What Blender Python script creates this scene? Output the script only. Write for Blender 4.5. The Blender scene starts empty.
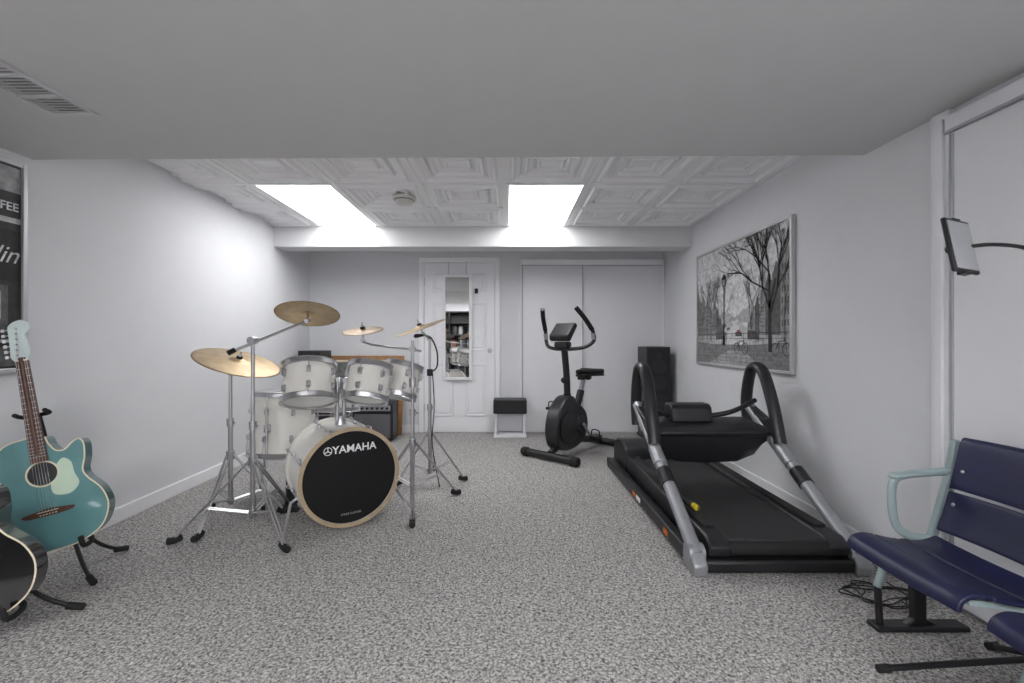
import bpy, bmesh, math, random
from mathutils import Matrix, Vector, Euler
random.seed(7)
scene = bpy.context.scene
try:
    scene.view_settings.view_transform = 'Standard'
    scene.view_settings.look = 'None'
except Exception: pass

# ---------------------------------------------------------------- materials
def mat(name, col, rough=0.5, metal=0.0, var=0.06, nscale=8.0, bump=0.0, bscale=200.0, coat=0.0, emit=0.0, spec=None):
    m = bpy.data.materials.new(name); m.use_nodes = True
    nt = m.node_tree; b = nt.nodes['Principled BSDF']
    tc = nt.nodes.new('ShaderNodeTexCoord')
    nz = nt.nodes.new('ShaderNodeTexNoise'); nz.inputs['Scale'].default_value = nscale; nz.inputs['Detail'].default_value = 3
    nt.links.new(tc.outputs['Object'], nz.inputs['Vector'])
    rp = nt.nodes.new('ShaderNodeValToRGB')
    lo = [max(0, c*(1-var)) for c in col]; hi = [min(1, c*(1+var)) for c in col]
    rp.color_ramp.elements[0].position = .3; rp.color_ramp.elements[1].position = .7
    rp.color_ramp.elements[0].color = (*lo, 1); rp.color_ramp.elements[1].color = (*hi, 1)
    nt.links.new(nz.outputs['Fac'], rp.inputs['Fac'])
    nt.links.new(rp.outputs['Color'], b.inputs['Base Color'])
    b.inputs['Roughness'].default_value = rough; b.inputs['Metallic'].default_value = metal
    if coat: b.inputs['Coat Weight'].default_value = coat
    if spec is not None: b.inputs['Specular IOR Level'].default_value = spec
    if bump:
        n2 = nt.nodes.new('ShaderNodeTexNoise'); n2.inputs['Scale'].default_value = bscale
        nt.links.new(tc.outputs['Object'], n2.inputs['Vector'])
        bp = nt.nodes.new('ShaderNodeBump'); bp.inputs['Strength'].default_value = bump; bp.inputs['Distance'].default_value = .002
        nt.links.new(n2.outputs['Fac'], bp.inputs['Height']); nt.links.new(bp.outputs['Normal'], b.inputs['Normal'])
    if emit:
        b.inputs['Emission Color'].default_value = (*col, 1); b.inputs['Emission Strength'].default_value = emit
    return m

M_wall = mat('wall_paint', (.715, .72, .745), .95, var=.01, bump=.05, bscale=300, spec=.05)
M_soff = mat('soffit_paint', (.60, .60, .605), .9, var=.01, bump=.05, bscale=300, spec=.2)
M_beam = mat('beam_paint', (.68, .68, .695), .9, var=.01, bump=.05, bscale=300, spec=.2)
M_trim = mat('trim_white', (.86, .86, .88), .45, var=.01)
M_door = mat('door_white', (.86, .86, .89), .4, var=.01)
M_closet = mat('closet_panel', (.79, .79, .82), .5, var=.01, spec=.3)
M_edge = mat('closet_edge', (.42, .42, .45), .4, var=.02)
M_tile = mat('vinyl_ceiling_tile', (.87, .87, .885), .5, var=.01, spec=.3)
M_black = mat('black_plastic', (.012, .012, .014), .42, var=.2)
M_blacks = mat('black_satin', (.016, .016, .019), .38, var=.2)
M_rubber = mat('rubber', (.01, .01, .01), .8, var=.2)
M_belt = mat('treadmill_belt', (.018, .018, .02), .75, var=.3, nscale=60, bump=.4, bscale=600)
M_chrome = mat('chrome', (.52, .52, .54), .30, 1.0, var=.04)
M_steel = mat('grey_tube', (.36, .37, .39), .38, .5, var=.05)
M_bronze = mat('cymbal_bronze', (.36, .265, .155), .42, .8, var=.16, nscale=14)
M_bronzed = mat('cymbal_dark', (.20, .145, .09), .45, .8, var=.25, nscale=16)
M_pearl = mat('drum_white', (.84, .82, .77), .3, var=.03, coat=.5)
M_head = mat('drum_head_white', (.85, .85, .84), .5, var=.02)
M_blackhead = mat('drum_head_black', (.006, .006, .007), .6, var=.1, spec=.3)
M_hoopw = mat('bass_hoop_wood', (.45, .35, .23), .35, var=.08, nscale=20)
M_white = mat('white_print', (.9, .9, .9), .5, var=.01)
M_teal = mat('guitar_teal', (.115, .26, .27), .28, var=.05, coat=.4)
M_teald = mat('guitar_teal_side', (.06, .15, .16), .25, var=.05, coat=.5)
M_mint = mat('pickguard_mint', (.55, .68, .54), .3, var=.03)
M_rose = mat('rosewood', (.085, .035, .02), .4, var=.3, nscale=40)
M_maple = mat('headstock_pale', (.60, .70, .69), .3, var=.03)
M_gblack = mat('guitar_black', (.008, .008, .009), .15, var=.1, coat=.8)
M_cream = mat('cream_binding', (.78, .70, .52), .4, var=.04)
M_navy = mat('navy_plastic', (.007, .009, .046), .42, var=.15, nscale=5)
M_castteal = mat('cast_iron_pale', (.32, .40, .41), .45, .15, var=.1)
M_silver = mat('silver_frame', (.55, .55, .56), .35, .5, var=.04)
M_wood = mat('oak_frame', (.34, .17, .07), .45, var=.2, nscale=20)
M_brown = mat('book_brown', (.14, .055, .025), .5, var=.15)
M_tablet = mat('tablet_screen', (.42, .43, .45), .2, var=.05)
M_yel = mat('yellow_plastic', (.70, .56, .03), .4)
M_org = mat('orange_sticker', (.75, .16, .02), .5)
M_red = mat('red_flowers', (.36, .08, .07), .6)
M_grey = mat('amp_grille', (.12, .12, .13), .7, var=.35, nscale=120)
M_vent = mat('vent_metal', (.60, .60, .61), .5, var=.02)
M_ventd = mat('vent_dark', (.30, .30, .31), .7, var=.02)
M_dark = mat('dark_cloth', (.02, .02, .022), .9, var=.3, nscale=90)
M_mirror = mat('mirror_glass', (.9, .9, .9), .02, 1.0, var=0)
M_light = mat('light_diffuser', (1, 1, 1), .5, var=0, emit=10.5)
M_fill = mat('unseen_fill_diffuser', (1, 1, 1), .5, var=0, emit=28)  # stronger emission for the fill panels added out of view
M_smoke = mat('detector_plastic', (.62, .61, .57), .5, var=.01)
gc = {}
def GR(v):
    v = round(v, 3)
    if v not in gc: gc[v] = mat('print_grey_%d' % int(v*1000), (v, v, v*1.02), .5, var=.3, nscale=30, spec=.3)
    return gc[v]
G = {k: GR(k) for k in (.015, .05, .10, .18, .30, .45, .62)}

def carpet():
    m = bpy.data.materials.new('carpet'); m.use_nodes = True; nt = m.node_tree; b = nt.nodes['Principled BSDF']
    tc = nt.nodes.new('ShaderNodeTexCoord')
    n1 = nt.nodes.new('ShaderNodeTexNoise'); n1.inputs['Scale'].default_value = 100; n1.inputs['Detail'].default_value = 3; n1.inputs['Roughness'].default_value = .6; n1.inputs['Distortion'].default_value = .8
    n2 = nt.nodes.new('ShaderNodeTexNoise'); n2.inputs['Scale'].default_value = 280; n2.inputs['Detail'].default_value = 2
    for n in (n1, n2): nt.links.new(tc.outputs['Object'], n.inputs['Vector'])
    r = nt.nodes.new('ShaderNodeValToRGB'); cr = r.color_ramp
    cr.elements[0].position = .35; cr.elements[0].color = (.11, .105, .105, 1)
    cr.elements[1].position = .62; cr.elements[1].color = (.70, .68, .665, 1)
    e = cr.elements.new(.48); e.color = (.36, .348, .34, 1)
    nt.links.new(n1.outputs['Fac'], r.inputs['Fac'])
    r2 = nt.nodes.new('ShaderNodeValToRGB'); r2.color_ramp.elements[0].position = .35; r2.color_ramp.elements[0].color = (.62, .62, .62, 1)
    r2.color_ramp.elements[1].position = .60; r2.color_ramp.elements[1].color = (1.0, 1.0, 1.0, 1)
    nt.links.new(n2.outputs['Fac'], r2.inputs['Fac'])
    mx = nt.nodes.new('ShaderNodeMix'); mx.data_type = 'RGBA'; mx.blend_type = 'MULTIPLY'; mx.inputs['Factor'].default_value = 1
    nt.links.new(r.outputs['Color'], mx.inputs[6]); nt.links.new(r2.outputs['Color'], mx.inputs[7])
    nt.links.new(mx.outputs[2], b.inputs['Base Color'])
    b.inputs['Roughness'].default_value = .95; b.inputs['Specular IOR Level'].default_value = .1
    bp = nt.nodes.new('ShaderNodeBump'); bp.inputs['Strength'].default_value = .4; bp.inputs['Distance'].default_value = .005
    nt.links.new(n1.outputs['Fac'], bp.inputs['Height']); nt.links.new(bp.outputs['Normal'], b.inputs['Normal'])
    return m
M_carpet = carpet()

# ---------------------------------------------------------------- builders
P = None; F = Matrix.Identity(4)
def start(name, loc=(0, 0, 0), frame=None):
    global P, F
    P = bpy.data.objects.new(name, None); P.location = loc; P.empty_display_size = .1
    scene.collection.objects.link(P)
    F = frame if frame is not None else Matrix.Identity(4)
def top():
    global P, F
    P = None; F = Matrix.Identity(4)
def add(ob, M=None):
    scene.collection.objects.link(ob)
    W = F @ (M if M is not None else Matrix.Identity(4))
    if P is not None:
        ob.parent = P; ob.matrix_parent_inverse = Matrix.Translation(-Vector(P.location))
    ob.matrix_basis = W
    return ob
def mesh(name, vs, fs, m, smooth=False, M=None, bevel=0, auto=False):
    me = bpy.data.meshes.new(name); me.from_pydata([tuple(v) for v in vs], [], fs)
    bm = bmesh.new(); bm.from_mesh(me); bmesh.ops.recalc_face_normals(bm, faces=bm.faces); bm.to_mesh(me); bm.free()
    if smooth:
        for p in me.polygons: p.use_smooth = True
        if auto:
            try: me.set_sharp_from_angle(angle=math.radians(40))
            except Exception: pass
    me.materials.append(m)
    ob = bpy.data.objects.new(name, me); add(ob, M)
    if bevel:
        bv = ob.modifiers.new('bevel', 'BEVEL'); bv.width = bevel; bv.segments = 3; bv.limit_method = 'ANGLE'
        for p in me.polygons: p.use_smooth = True
        try: me.set_sharp_from_angle(angle=math.radians(50))
        except Exception: pass
    return ob
def box(name, c, s, m, rot=(0, 0, 0), bevel=0):
    x, y, z = s[0]/2, s[1]/2, s[2]/2
    vs = [(-x,-y,-z),(x,-y,-z),(x,y,-z),(-x,y,-z),(-x,-y,z),(x,-y,z),(x,y,z),(-x,y,z)]
    fs = [(0,3,2,1),(4,5,6,7),(0,1,5,4),(1,2,6,5),(2,3,7,6),(3,0,4,7)]
    M = Matrix.Translation(c) @ Euler([math.radians(a) for a in rot]).to_matrix().to_4x4()
    return mesh(name, vs, fs, m, M=M, bevel=bevel)
def box2(name, a, b, m, bevel=0):
    return box(name, [(a[i]+b[i])/2 for i in range(3)], [abs(b[i]-a[i]) for i in range(3)], m, bevel=bevel)
def catmull(pts, n=8, closed=False):
    pts = [Vector(p) for p in pts]; out = []; N = len(pts)
    for i in range(N if closed else N-1):
        if closed: a, b, c, d = pts[i-1], pts[i], pts[(i+1) % N], pts[(i+2) % N]
        else: a, b, c, d = pts[max(i-1, 0)], pts[i], pts[i+1], pts[min(i+2, N-1)]
        for k in range(n):
            t = k/n
            out.append(.5*((2*b)+(-a+c)*t+(2*a-5*b+4*c-d)*t*t+(-a+3*b-3*c+d)*t**3))
    if not closed: out.append(pts[-1])
    return out
def tube(name, pts, r, m, smoothpath=True, seg=12, flat=1.0, closed=False, r2=None):
    pts = [Vector(p) for p in pts]
    if smoothpath and len(pts) > 2: pts = catmull(pts, 8, closed)
    n = len(pts); vs = []; fs = []
    prev = None
    for i, p in enumerate(pts):
        if closed: t = (pts[(i+1) % n]-pts[i-1]).normalized()
        else: t = (pts[min(i+1, n-1)]-pts[max(i-1, 0)]).normalized()
        if prev is None:
            up = Vector((0, 0, 1)) if abs(t.z) < .9 else Vector((1, 0, 0))
            u = t.cross(up).normalized()
        else:
            u = (prev - t*prev.dot(t)).normalized()
        prev = u; w = t.cross(u)
        rr = r if r2 is None else r+(r2-r)*i/max(1, n-1)
        for k in range(seg):
            a = 2*math.pi*k/seg
            vs.append(p+u*math.cos(a)*rr+w*math.sin(a)*rr*flat)
    for i in range(n if closed else n-1):
        j = (i+1) % n
        for k in range(seg):
            fs.append((i*seg+k, i*seg+(k+1) % seg, j*seg+(k+1) % seg, j*seg+k))
    if not closed:
        fs.append(tuple(range(seg))[::-1]); fs.append(tuple(range((n-1)*seg, n*seg)))
    return mesh(name, vs, fs, m, smooth=True, auto=True)
def rod(name, a, b, r, m, seg=12, r2=None): return tube(name, [a, b], r, m, False, seg, r2=r2)
def lathe(name, prof, loc, axis, m, seg=48, sharp=True):
    vs = []; fs = []
    n = len(prof)
    for (r, h) in prof:
        for k in range(seg):
            a = 2*math.pi*k/seg; vs.append((max(r, 1e-5)*math.cos(a), max(r, 1e-5)*math.sin(a), h))
    for i in range(n-1):
        for k in range(seg):
            fs.append((i*seg+k, i*seg+(k+1) % seg, (i+1)*seg+(k+1) % seg, (i+1)*seg+k))
    if prof[0][0] > 1e-4 and prof[0] != prof[-1]: fs.append(tuple(range(seg))[::-1])
    if prof[-1][0] > 1e-4 and prof[0] != prof[-1]: fs.append(tuple(range((n-1)*seg, n*seg)))
    M = Matrix.Translation(loc) @ Vector(axis).normalized().to_track_quat('Z', 'Y').to_matrix().to_4x4()
    return mesh(name, vs, fs, m, smooth=True, auto=sharp, M=M)
def prism(name, pts, a, b, m, plane='XZ', bevel=0, smooth=False):
    def mp(p, c):
        if plane == 'XZ': return (p[0], c, p[1])
        if plane == 'YZ': return (c, p[0], p[1])
        return (p[0], p[1], c)
    n = len(pts)
    vs = [mp(p, a) for p in pts]+[mp(p, b) for p in pts]
    fs = [tuple(range(n))[::-1], tuple(range(n, 2*n))]+[(i, (i+1) % n, n+(i+1) % n, n+i) for i in range(n)]
    return mesh(name, vs, fs, m, bevel=bevel, smooth=smooth, auto=True)
def c2(pts, n=8, closed=True): return [(v.x, v.y) for v in catmull([(p[0], p[1], 0) for p in pts], n, closed)]
def text(name, s, size, M, m, ext=.0008, off=.012, shear=0):
    cu = bpy.data.curves.new(name, 'FONT'); cu.body = s; cu.size = size; cu.extrude = ext; cu.align_x = 'CENTER'; cu.align_y = 'CENTER'; cu.offset = size*off; cu.shear = shear
    cu.materials.append(m)
    ob = bpy.data.objects.new(name, cu); return add(ob, M)

# ---------------------------------------------------------------- room
XL, XR, YB, YR, ZC = -2.36, 1.87, 5.38, -2.8, 2.26
top()
box2('floor', (XL-.15, YR-.15, -.1), (XR+.15, YB+.15, 0), M_carpet)
box2('wall_left', (XL-.15, YR-.15, 0), (XL, YB+.15, 2.45), M_wall)
box2('wall_right', (XR, YR-.15, 0), (XR+.15, YB+.15, 2.45), M_wall)
box2('wall_back', (XL, YB, 0), (XR, YB+.15, 2.45), M_wall)
box2('wall_rear', (XL, YR-.15, 0), (XR, YR, 2.45), M_wall)
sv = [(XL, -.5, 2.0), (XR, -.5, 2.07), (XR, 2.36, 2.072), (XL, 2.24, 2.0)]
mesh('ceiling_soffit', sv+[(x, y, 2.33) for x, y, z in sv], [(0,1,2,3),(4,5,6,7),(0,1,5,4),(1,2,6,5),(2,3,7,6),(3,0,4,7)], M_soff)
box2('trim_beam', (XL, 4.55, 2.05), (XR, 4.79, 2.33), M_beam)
prof = [(0, -.006), (.013, -.006), (.014, .004), (.045, .004), (.056, -.014), (.070, -.014), (.082, .010), (.112, .014), (.122, .030), (.132, .030), (.144, .002), (.158, .002), (.170, .022), (.196, .024), (.208, .038), (.216, .038), (.228, .018), (.240, .018), (.250, .028)]
bm = bmesh.new(); T = .61; TX = .63; TX0 = -.022
def tile(x0, y0):
    rings = []
    for d, z in prof:
        rings.append([bm.verts.new((x, y, ZC+z)) for x, y in ((x0+d, y0+d), (x0+TX-d, y0+d), (x0+TX-d, y0+T-d), (x0+d, y0+T-d))])
    for i in range(len(rings)-1):
        for k in range(4):
            bm.faces.new((rings[i][k], rings[i][(k+1) % 4], rings[i+1][(k+1) % 4], rings[i+1][k]))
    bm.faces.new(rings[-1])
for r in range(5):
    y0 = 4.55-T*(r+1)
    if y0 < 1.6: continue
    for k in range(-4, 4):
        x0 = TX0+TX*k
        if r < 2 and k in (0, -3): continue
        tile(x0, y0)
for co, no in (((XL, 0, 0), (-1, 0, 0)), ((XR, 0, 0), (1, 0, 0)), ((0, 2.3, 0), (0, -1, 0))):
    bmesh.ops.bisect_plane(bm, geom=bm.verts[:]+bm.edges[:]+bm.faces[:], plane_co=co, plane_no=no, clear_outer=True)
bmesh.ops.recalc_face_normals(bm, faces=bm.faces)
me = bpy.data.meshes.new('ceiling'); bm.to_mesh(me); bm.free(); me.materials.append(M_tile)
add(bpy.data.objects.new('ceiling', me))
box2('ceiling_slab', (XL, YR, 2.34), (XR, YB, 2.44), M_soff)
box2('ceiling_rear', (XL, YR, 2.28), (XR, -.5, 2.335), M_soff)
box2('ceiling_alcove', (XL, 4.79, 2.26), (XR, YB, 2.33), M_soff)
def panel(x0, y0, z=ZC, m=M_light):
    start('ceiling_light_panel', (x0+TX/2, y0+T, z))  # shared by the front fixtures and the added fill panels
    box2('diffuser', (x0+.04, y0+.02, z-.002), (x0+TX-.04, y0+2*T-.02, z+.006), m)
    for n, a, b in (('frame_left', (x0, y0), (x0+.04, y0+2*T)), ('frame_right', (x0+TX-.04, y0), (x0+TX, y0+2*T)), ('frame_front', (x0+.04, y0), (x0+TX-.04, y0+.02)), ('frame_back', (x0+.04, y0+2*T-.02), (x0+TX-.04, y0+2*T))):
        box2(n, (*a, z-.006), (*b, z+.01), M_tile)
panel(TX0, 4.55-2*T); panel(TX0-3*TX, 4.55-2*T)
panel(-1.9, -2.1, 2.27, M_fill); panel(-.6, -2.1, 2.27, M_fill); panel(.8, -2.1, 2.27, M_fill)  # unseen panels added behind the camera to fill the room with light
top()
def baseboard(nm, a, b): return box2(nm, a, b, M_trim, bevel=.004)
baseboard('baseboard_left', (XL, YR, 0), (XL+.015, YB-.015, .09))
baseboard('baseboard_right', (XR-.015, 1.96, 0), (XR, YB-.03, .09))
baseboard('baseboard_back', (XL, YB-.015, 0), (-1.055, YB, .09))
baseboard('baseboard_rear', (XL+.015, YR, 0), (XR, YR+.015, .09))
start('door_1', (-.57, YB, 0))
x0, x1 = -1.05, -.084
box2('casing_left', (x0, YB-.024, 0), (x0+.06, YB, 2.09), M_trim, .006)
box2('casing_right', (x1-.06, YB-.024, 0), (x1, YB, 2.09), M_trim, .006)
box2('casing_top', (x0, YB-.026, 2.03), (x1, YB, 2.09), M_trim, .006)
box2('slab', (x0+.066, YB-.008, .01), (x1-.066, YB, 2.024), M_door)
dx0, dx1 = x0+.066, x1-.066; cw = (dx1-dx0)
for ci in range(2):
    a = dx0+.10+ci*(cw/2-.03); b = a+cw/2-.17
    for (z0, z1) in ((.2, .82), (.98, 1.55), (1.68, 1.9)):
        t = .014
        box2('moulding', (a, YB-.020, z0), (a+t, YB-.004, z1), M_door, .004); box2('moulding', (b-t, YB-.020, z0), (b, YB-.004, z1), M_door, .004)
        box2('moulding', (a, YB-.020, z0), (b, YB-.004, z0+t), M_door, .004); box2('moulding', (a, YB-.020, z1-t), (b, YB-.004, z1), M_door, .004)
        box2('panel_field', (a+.035, YB-.018, z0+.035), (b-.035, YB-.004, z1-.035), M_door, .008)
lathe('knob', [(0, 0), (.012, 0), (.012, .03), (.028, .045), (.026, .06), (0, .066)], (x1-.12, YB-.008, .98), (0, -1, 0), M_silver, 20)
box2('hinge', (dx0-.006, YB-.014, 1.75), (dx0+.006, YB-.004, 1.85), M_silver)
box2('hinge', (dx0-.006, YB-.014, .25), (dx0+.006, YB-.004, .35), M_silver)
start('door_mirror', (-.59, YB-.03, 1.25))
mx0, mx1, mz0, mz1 = -.765, -.415, .63, 1.885
for nn, a, b in (('frame_left', (mx0, mz0), (mx0+.035, mz1)), ('frame_right', (mx1-.035, mz0), (mx1, mz1)), ('frame_bottom', (mx0+.035, mz0), (mx1-.035, mz0+.035)), ('frame_top', (mx0+.035, mz1-.035), (mx1-.035, mz1))):
    box2(nn, (a[0], YB-.05, a[1]), (b[0], YB-.026, b[1]), M_trim, .006)
box2('glass', (mx0+.034, YB-.038, mz0+.034), (mx1-.034, YB-.028, mz1-.034), M_mirror)
box2('hook_left', (-.70, YB-.03, 1.88), (-.69, YB-.022, 2.03), M_silver); box2('hook_right', (-.49, YB-.03, 1.88), (-.48, YB-.022, 2.03), M_silver)
start('coat_hook', (-.36, YB-.03, 1.69))
box2('plate', (-.385, YB-.022, 1.66), (-.345, YB-.008, 1.72), M_black, .003); tube('hook', [(-.365, YB-.02, 1.68), (-.365, YB-.05, 1.67), (-.365, YB-.055, 1.70)], .005, M_black)
start('door_2', (1.0, YB, 0))
box2('track', (.17, YB-.065, 1.99), (1.85, YB, 2.06), M_trim, .004)
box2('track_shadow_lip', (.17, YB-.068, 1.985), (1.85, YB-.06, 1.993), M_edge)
box2('sliding_panel_1', (.18, YB-.058, .015), (.90, YB-.04, 1.985), M_closet, .003)
box2('sliding_panel_2', (.885, YB-.028, .015), (1.845, YB-.013, 1.985), M_closet, .003)
box2('edge_pull_1', (.889, YB-.062, .015), (.901, YB-.034, 1.985), M_edge, .002)
box2('edge_pull_2', (.18, YB-.062, .015), (.19, YB-.04, 1.985), M_edge, .002)
box2('jamb', (.155, YB-.03, 0), (.18, YB, 2.06), M_trim, .003)
box2('jamb_right', (1.845, YB-.03, 0), (1.869, YB, 2.06), M_trim, .003)
box2('floor_track', (.18, YB-.062, 0), (1.85, YB-.01, .012), M_silver)
start('door_3', (XR, .9, 0))
box2('jamb', (XR-.03, 1.875, 0), (XR, 1.957, 2.068), M_closet, .006)
box2('jamb_stop', (XR-.045, 1.89, 0), (XR-.03, 1.925, 2.03), M_closet, .004)
box2('header_track', (XR-.05, -.3, 1.965), (XR, 1.873, 2.03), M_closet, .004)
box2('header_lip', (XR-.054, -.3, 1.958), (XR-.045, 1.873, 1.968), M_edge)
box2('sliding_panel_1', (XR-.03, .9, .02), (XR-.015, 1.862, 1.96), M_closet, .003)
box2('edge_pull', (XR-.034, 1.852, .02), (XR-.012, 1.864, 1.96), M_edge, .002)
box2('sliding_panel_2', (XR-.014, -.3, .02), (XR-.001, .95, 1.96), M_closet, .003)
vz = 2.012
start('ceiling_vent', (-1.73, 1.6, vz))
box2('frame_outer_left', (-1.83, 1.38, vz-.010), (-1.81, 1.81, vz), M_vent, .002); box2('frame_outer_right', (-1.66, 1.38, vz-.010), (-1.64, 1.81, vz), M_vent, .002)
box2('frame_far', (-1.81, 1.79, vz-.010), (-1.66, 1.81, vz), M_vent, .002); box2('frame_near', (-1.81, 1.38, vz-.010), (-1.66, 1.40, vz), M_vent, .002)
box2('duct_backing', (-1.81, 1.40, vz-.002), (-1.66, 1.79, vz), M_ventd)
for i in range(20): box('louvre', (-1.735, 1.41+.0195*i, vz-.006), (.15, .016, .0012), M_vent, rot=(15, 0, 0))
for yy in (1.53, 1.66): box2('divider', (-1.81, yy, vz-.011), (-1.66, yy+.012, vz), M_vent)
start('smoke_detector', (-.84, 3.68, ZC))
lathe('body', [(0, 0), (.075, 0), (.075, .018), (.062, .042), (.05, .048), (0, .048)], (-.84, 3.68, ZC+.002), (0, 0, -1), M_smoke, 32)
lathe('slot_ring', [(.066, 0), (.0765, 0), (.0765, .005), (.066, .005), (.066, 0)], (-.84, 3.68, ZC-.014), (0, 0, -1), G[.10], 32)
lathe('mount_ring', [(0, 0), (.092, 0), (.092, .022), (0, .022)], (-.84, 3.68, ZC+.012), (0, 0, -1), M_smoke, 32)

# ---------------------------------------------------------------- framed pictures
def frame_x(xw, sgn, ya, yb, z0, z1, m, w=.022, d=.03):
    X0, X1 = xw, xw+sgn*d
    box2('frame_near', (X0, ya, z0), (X1, ya+w, z1), m, .003); box2('frame_far', (X0, yb-w, z0), (X1, yb, z1), m, .003)
    box2('frame_bottom', (X0, ya+w, z0), (X1, yb-w, z0+w), m, .003); box2('frame_top', (X0, ya+w, z1-w), (X1, yb-w, z1), m, .003)
start('framed_picture', (XR, 3.64, 1.4))
ya, yb, z0, z1 = 2.91, 4.38, .877, 1.918
frame_x(XR-.001, -1, ya, yb, z0, z1, M_silver)
W_, H_ = yb-ya-.044, z1-z0-.044
layer = [0]
def art(nm, polys, m):
    layer[0] += 1; x = XR-.018-.0002*layer[0]; vs = []; fs = []
    for pl in polys:
        b = len(vs)
        for u, v in pl:
            u = min(max(u, 0), W_); v = min(max(v, 0), H_)
            vs.append((x, yb-.022-u, z0+.022+v))
        fs.append(tuple(range(b, b+len(pl))))
    return mesh(nm, vs, fs, m)
R = lambda a, b, c, d: [(a, b), (c, b), (c, d), (a, d)]
box2('backing', (XR-.001, ya+.02, z0+.02), (XR-.018, yb-.02, z1-.02), G[.45])
for i in range(9):
    art('print_sky', [R(0, .30+i*.078, W_, .30+(i+1)*.078+.002)], GR(.66-.016*i))
br = []
def branch(p, a, l, w, d, sp=.6):
    q = (p[0]+math.cos(a)*l, p[1]+math.sin(a)*l); n = (-math.sin(a), math.cos(a))
    w2 = w*.70
    br.append([(p[0]-n[0]*w, p[1]-n[1]*w), (p[0]+n[0]*w, p[1]+n[1]*w), (q[0]+n[0]*w2, q[1]+n[1]*w2), (q[0]-n[0]*w2, q[1]-n[1]*w2)])
    if d > 0:
        for s in range(3 if d > 4 else 2):
            branch(q, a+random.uniform(-sp, sp), l*random.uniform(.62, .90), w2, d-1, sp)
def quad(a, b): return [(a[0], a[1]), (b[0], a[1]), (b[0], b[1]), (a[0], b[1])]
for i in range(7): branch((.05+i*.085, .34), 1.57, .09, .004, 5, .8)
art('print_misty_trees', br, GR(.46)); br = []
u = 0; h = .62; lw = []
tones = {}
while u < .54:
    w = .085*(1-u*.9); hh = h+random.uniform(-.03, .03); t = random.choice([.15, .20, .25, .30])
    tones.setdefault(t, []).append([(u, .24), (u, hh-.05), (u+w*.25, hh-.03), (u+w*.4, hh), (u+w*.6, hh), (u+w*.75, hh-.03), (u+w, hh-.05), (u+w, .24)])
    n = 5
    for j in range(n):
        zz = .29+(hh-.36)*j/n
        for k in range(3): lw.append(quad((u+w*(.14+.28*k), zz), (u+w*(.26+.28*k), zz+(hh-.36)/n*.55)))
    u += w; h -= w*.40
u = W_; h = .86
while u > .90:
    w = .11*(.35+(u-.88)*1.2); hh = h+random.uniform(-.03, .03); t = random.choice([.12, .18, .24, .28]); a_ = u-w
    tones.setdefault(t, []).append([(a_, .24), (a_, hh-.08), (a_+w*.2, hh-.05), (a_+w*.4, hh), (a_+w*.6, hh), (a_+w*.8, hh-.05), (u, hh-.06), (u, .24)])
    n = 6
    for j in range(n):
        zz = .30+(hh-.42)*j/n
        for k in range(3): lw.append(quad((a_+w*(.14+.28*k), zz), (a_+w*(.26+.28*k), zz+(hh-.42)/n*.55)))
    u -= w; h -= w*.92
for t, pl in tones.items(): art('print_canal_houses', pl, GR(t))
art('print_house_windows', lw, GR(.09))
art('print_distant_houses', [[(.48, .34), (.48, .43), (.53, .45), (.57, .42), (.62, .43), (.66, .40), (.72, .39), (.78, .41), (.83, .44), (.88, .45), (.93, .48), (.93, .34)]], GR(.40))
art('print_canal', [[(.34, .17), (.64, .365), (.78, .365), (1.06, .17)]], GR(.50))
art('print_canal_glint', [[(.55, .17), (.68, .36), (.74, .36), (.84, .17)]], GR(.62))
art('print_boats', [[(.38, .21), (.52, .21), (.57, .26), (.50, .29), (.38, .27)], [(.90, .21), (1.05, .21), (1.03, .27), (.90, .28)], [(.57, .29), (.62, .29), (.63, .31), (.58, .31)]], GR(.10))
art('print_quay', [[(0, 0), (W_, 0), (W_, .19), (.9, .165), (.4, .165), (0, .19)]], GR(.20))
art('print_wet_paving', [[(.25, 0), (.60, .12), (.85, .12), (1.1, 0)]], GR(.34))
art('print_paving_lines', [R(0, .03+.03*i, W_, .033+.03*i) for i in range(4)], GR(.14))
art('print_railing', [R(.0, .255, W_, .260), R(0, .215, W_, .218)]+[R(.03+i*.09, .16, .034+i*.09, .26) for i in range(16)], GR(.04))
for u in (.10, .28, .42): branch((u, .2), 1.57, .18, .007, 5, .6)
art('print_left_trees', br, GR(.16)); br = []
for u in (.95, 1.05, 1.36): branch((u, .2), 1.57, .15, .006, 5, .6)
art('print_right_trees', br, GR(.12)); br = []
branch((1.20, .12), 1.6, .32, .022, 1)
branch((1.195, .42), 2.05, .20, .011, 6, .5); branch((1.21, .40), 1.15, .18, .011, 6, .5); branch((1.19, .55), 2.75, .24, .008, 5, .5); branch((1.19, .60), 1.7, .16, .009, 5); branch((1.19, .68), 2.45, .22, .007, 5)
art('print_big_tree', br, GR(.03)); br = []
art('print_lamp_post', [R(.52, .16, .533, .66), [(.500, .66), (.552, .66), (.565, .73), (.526, .77), (.487, .73)], R(.505, .16, .547, .24)], G[.015])
art('print_lamp_glass', [[(.508, .668), (.544, .668), (.553, .718), (.499, .718)]], GR(.25))
def ring(cx, cy, r, w, n=18):
    return [[(cx+r*math.cos(a), cy+r*math.sin(a)), (cx+r*math.cos(b), cy+r*math.sin(b)), (cx+(r-w)*math.cos(b), cy+(r-w)*math.sin(b)), (cx+(r-w)*math.cos(a), cy+(r-w)*math.sin(a))] for a, b in [(2*math.pi*i/n, 2*math.pi*(i+1)/n) for i in range(n)]]
bk = []
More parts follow.
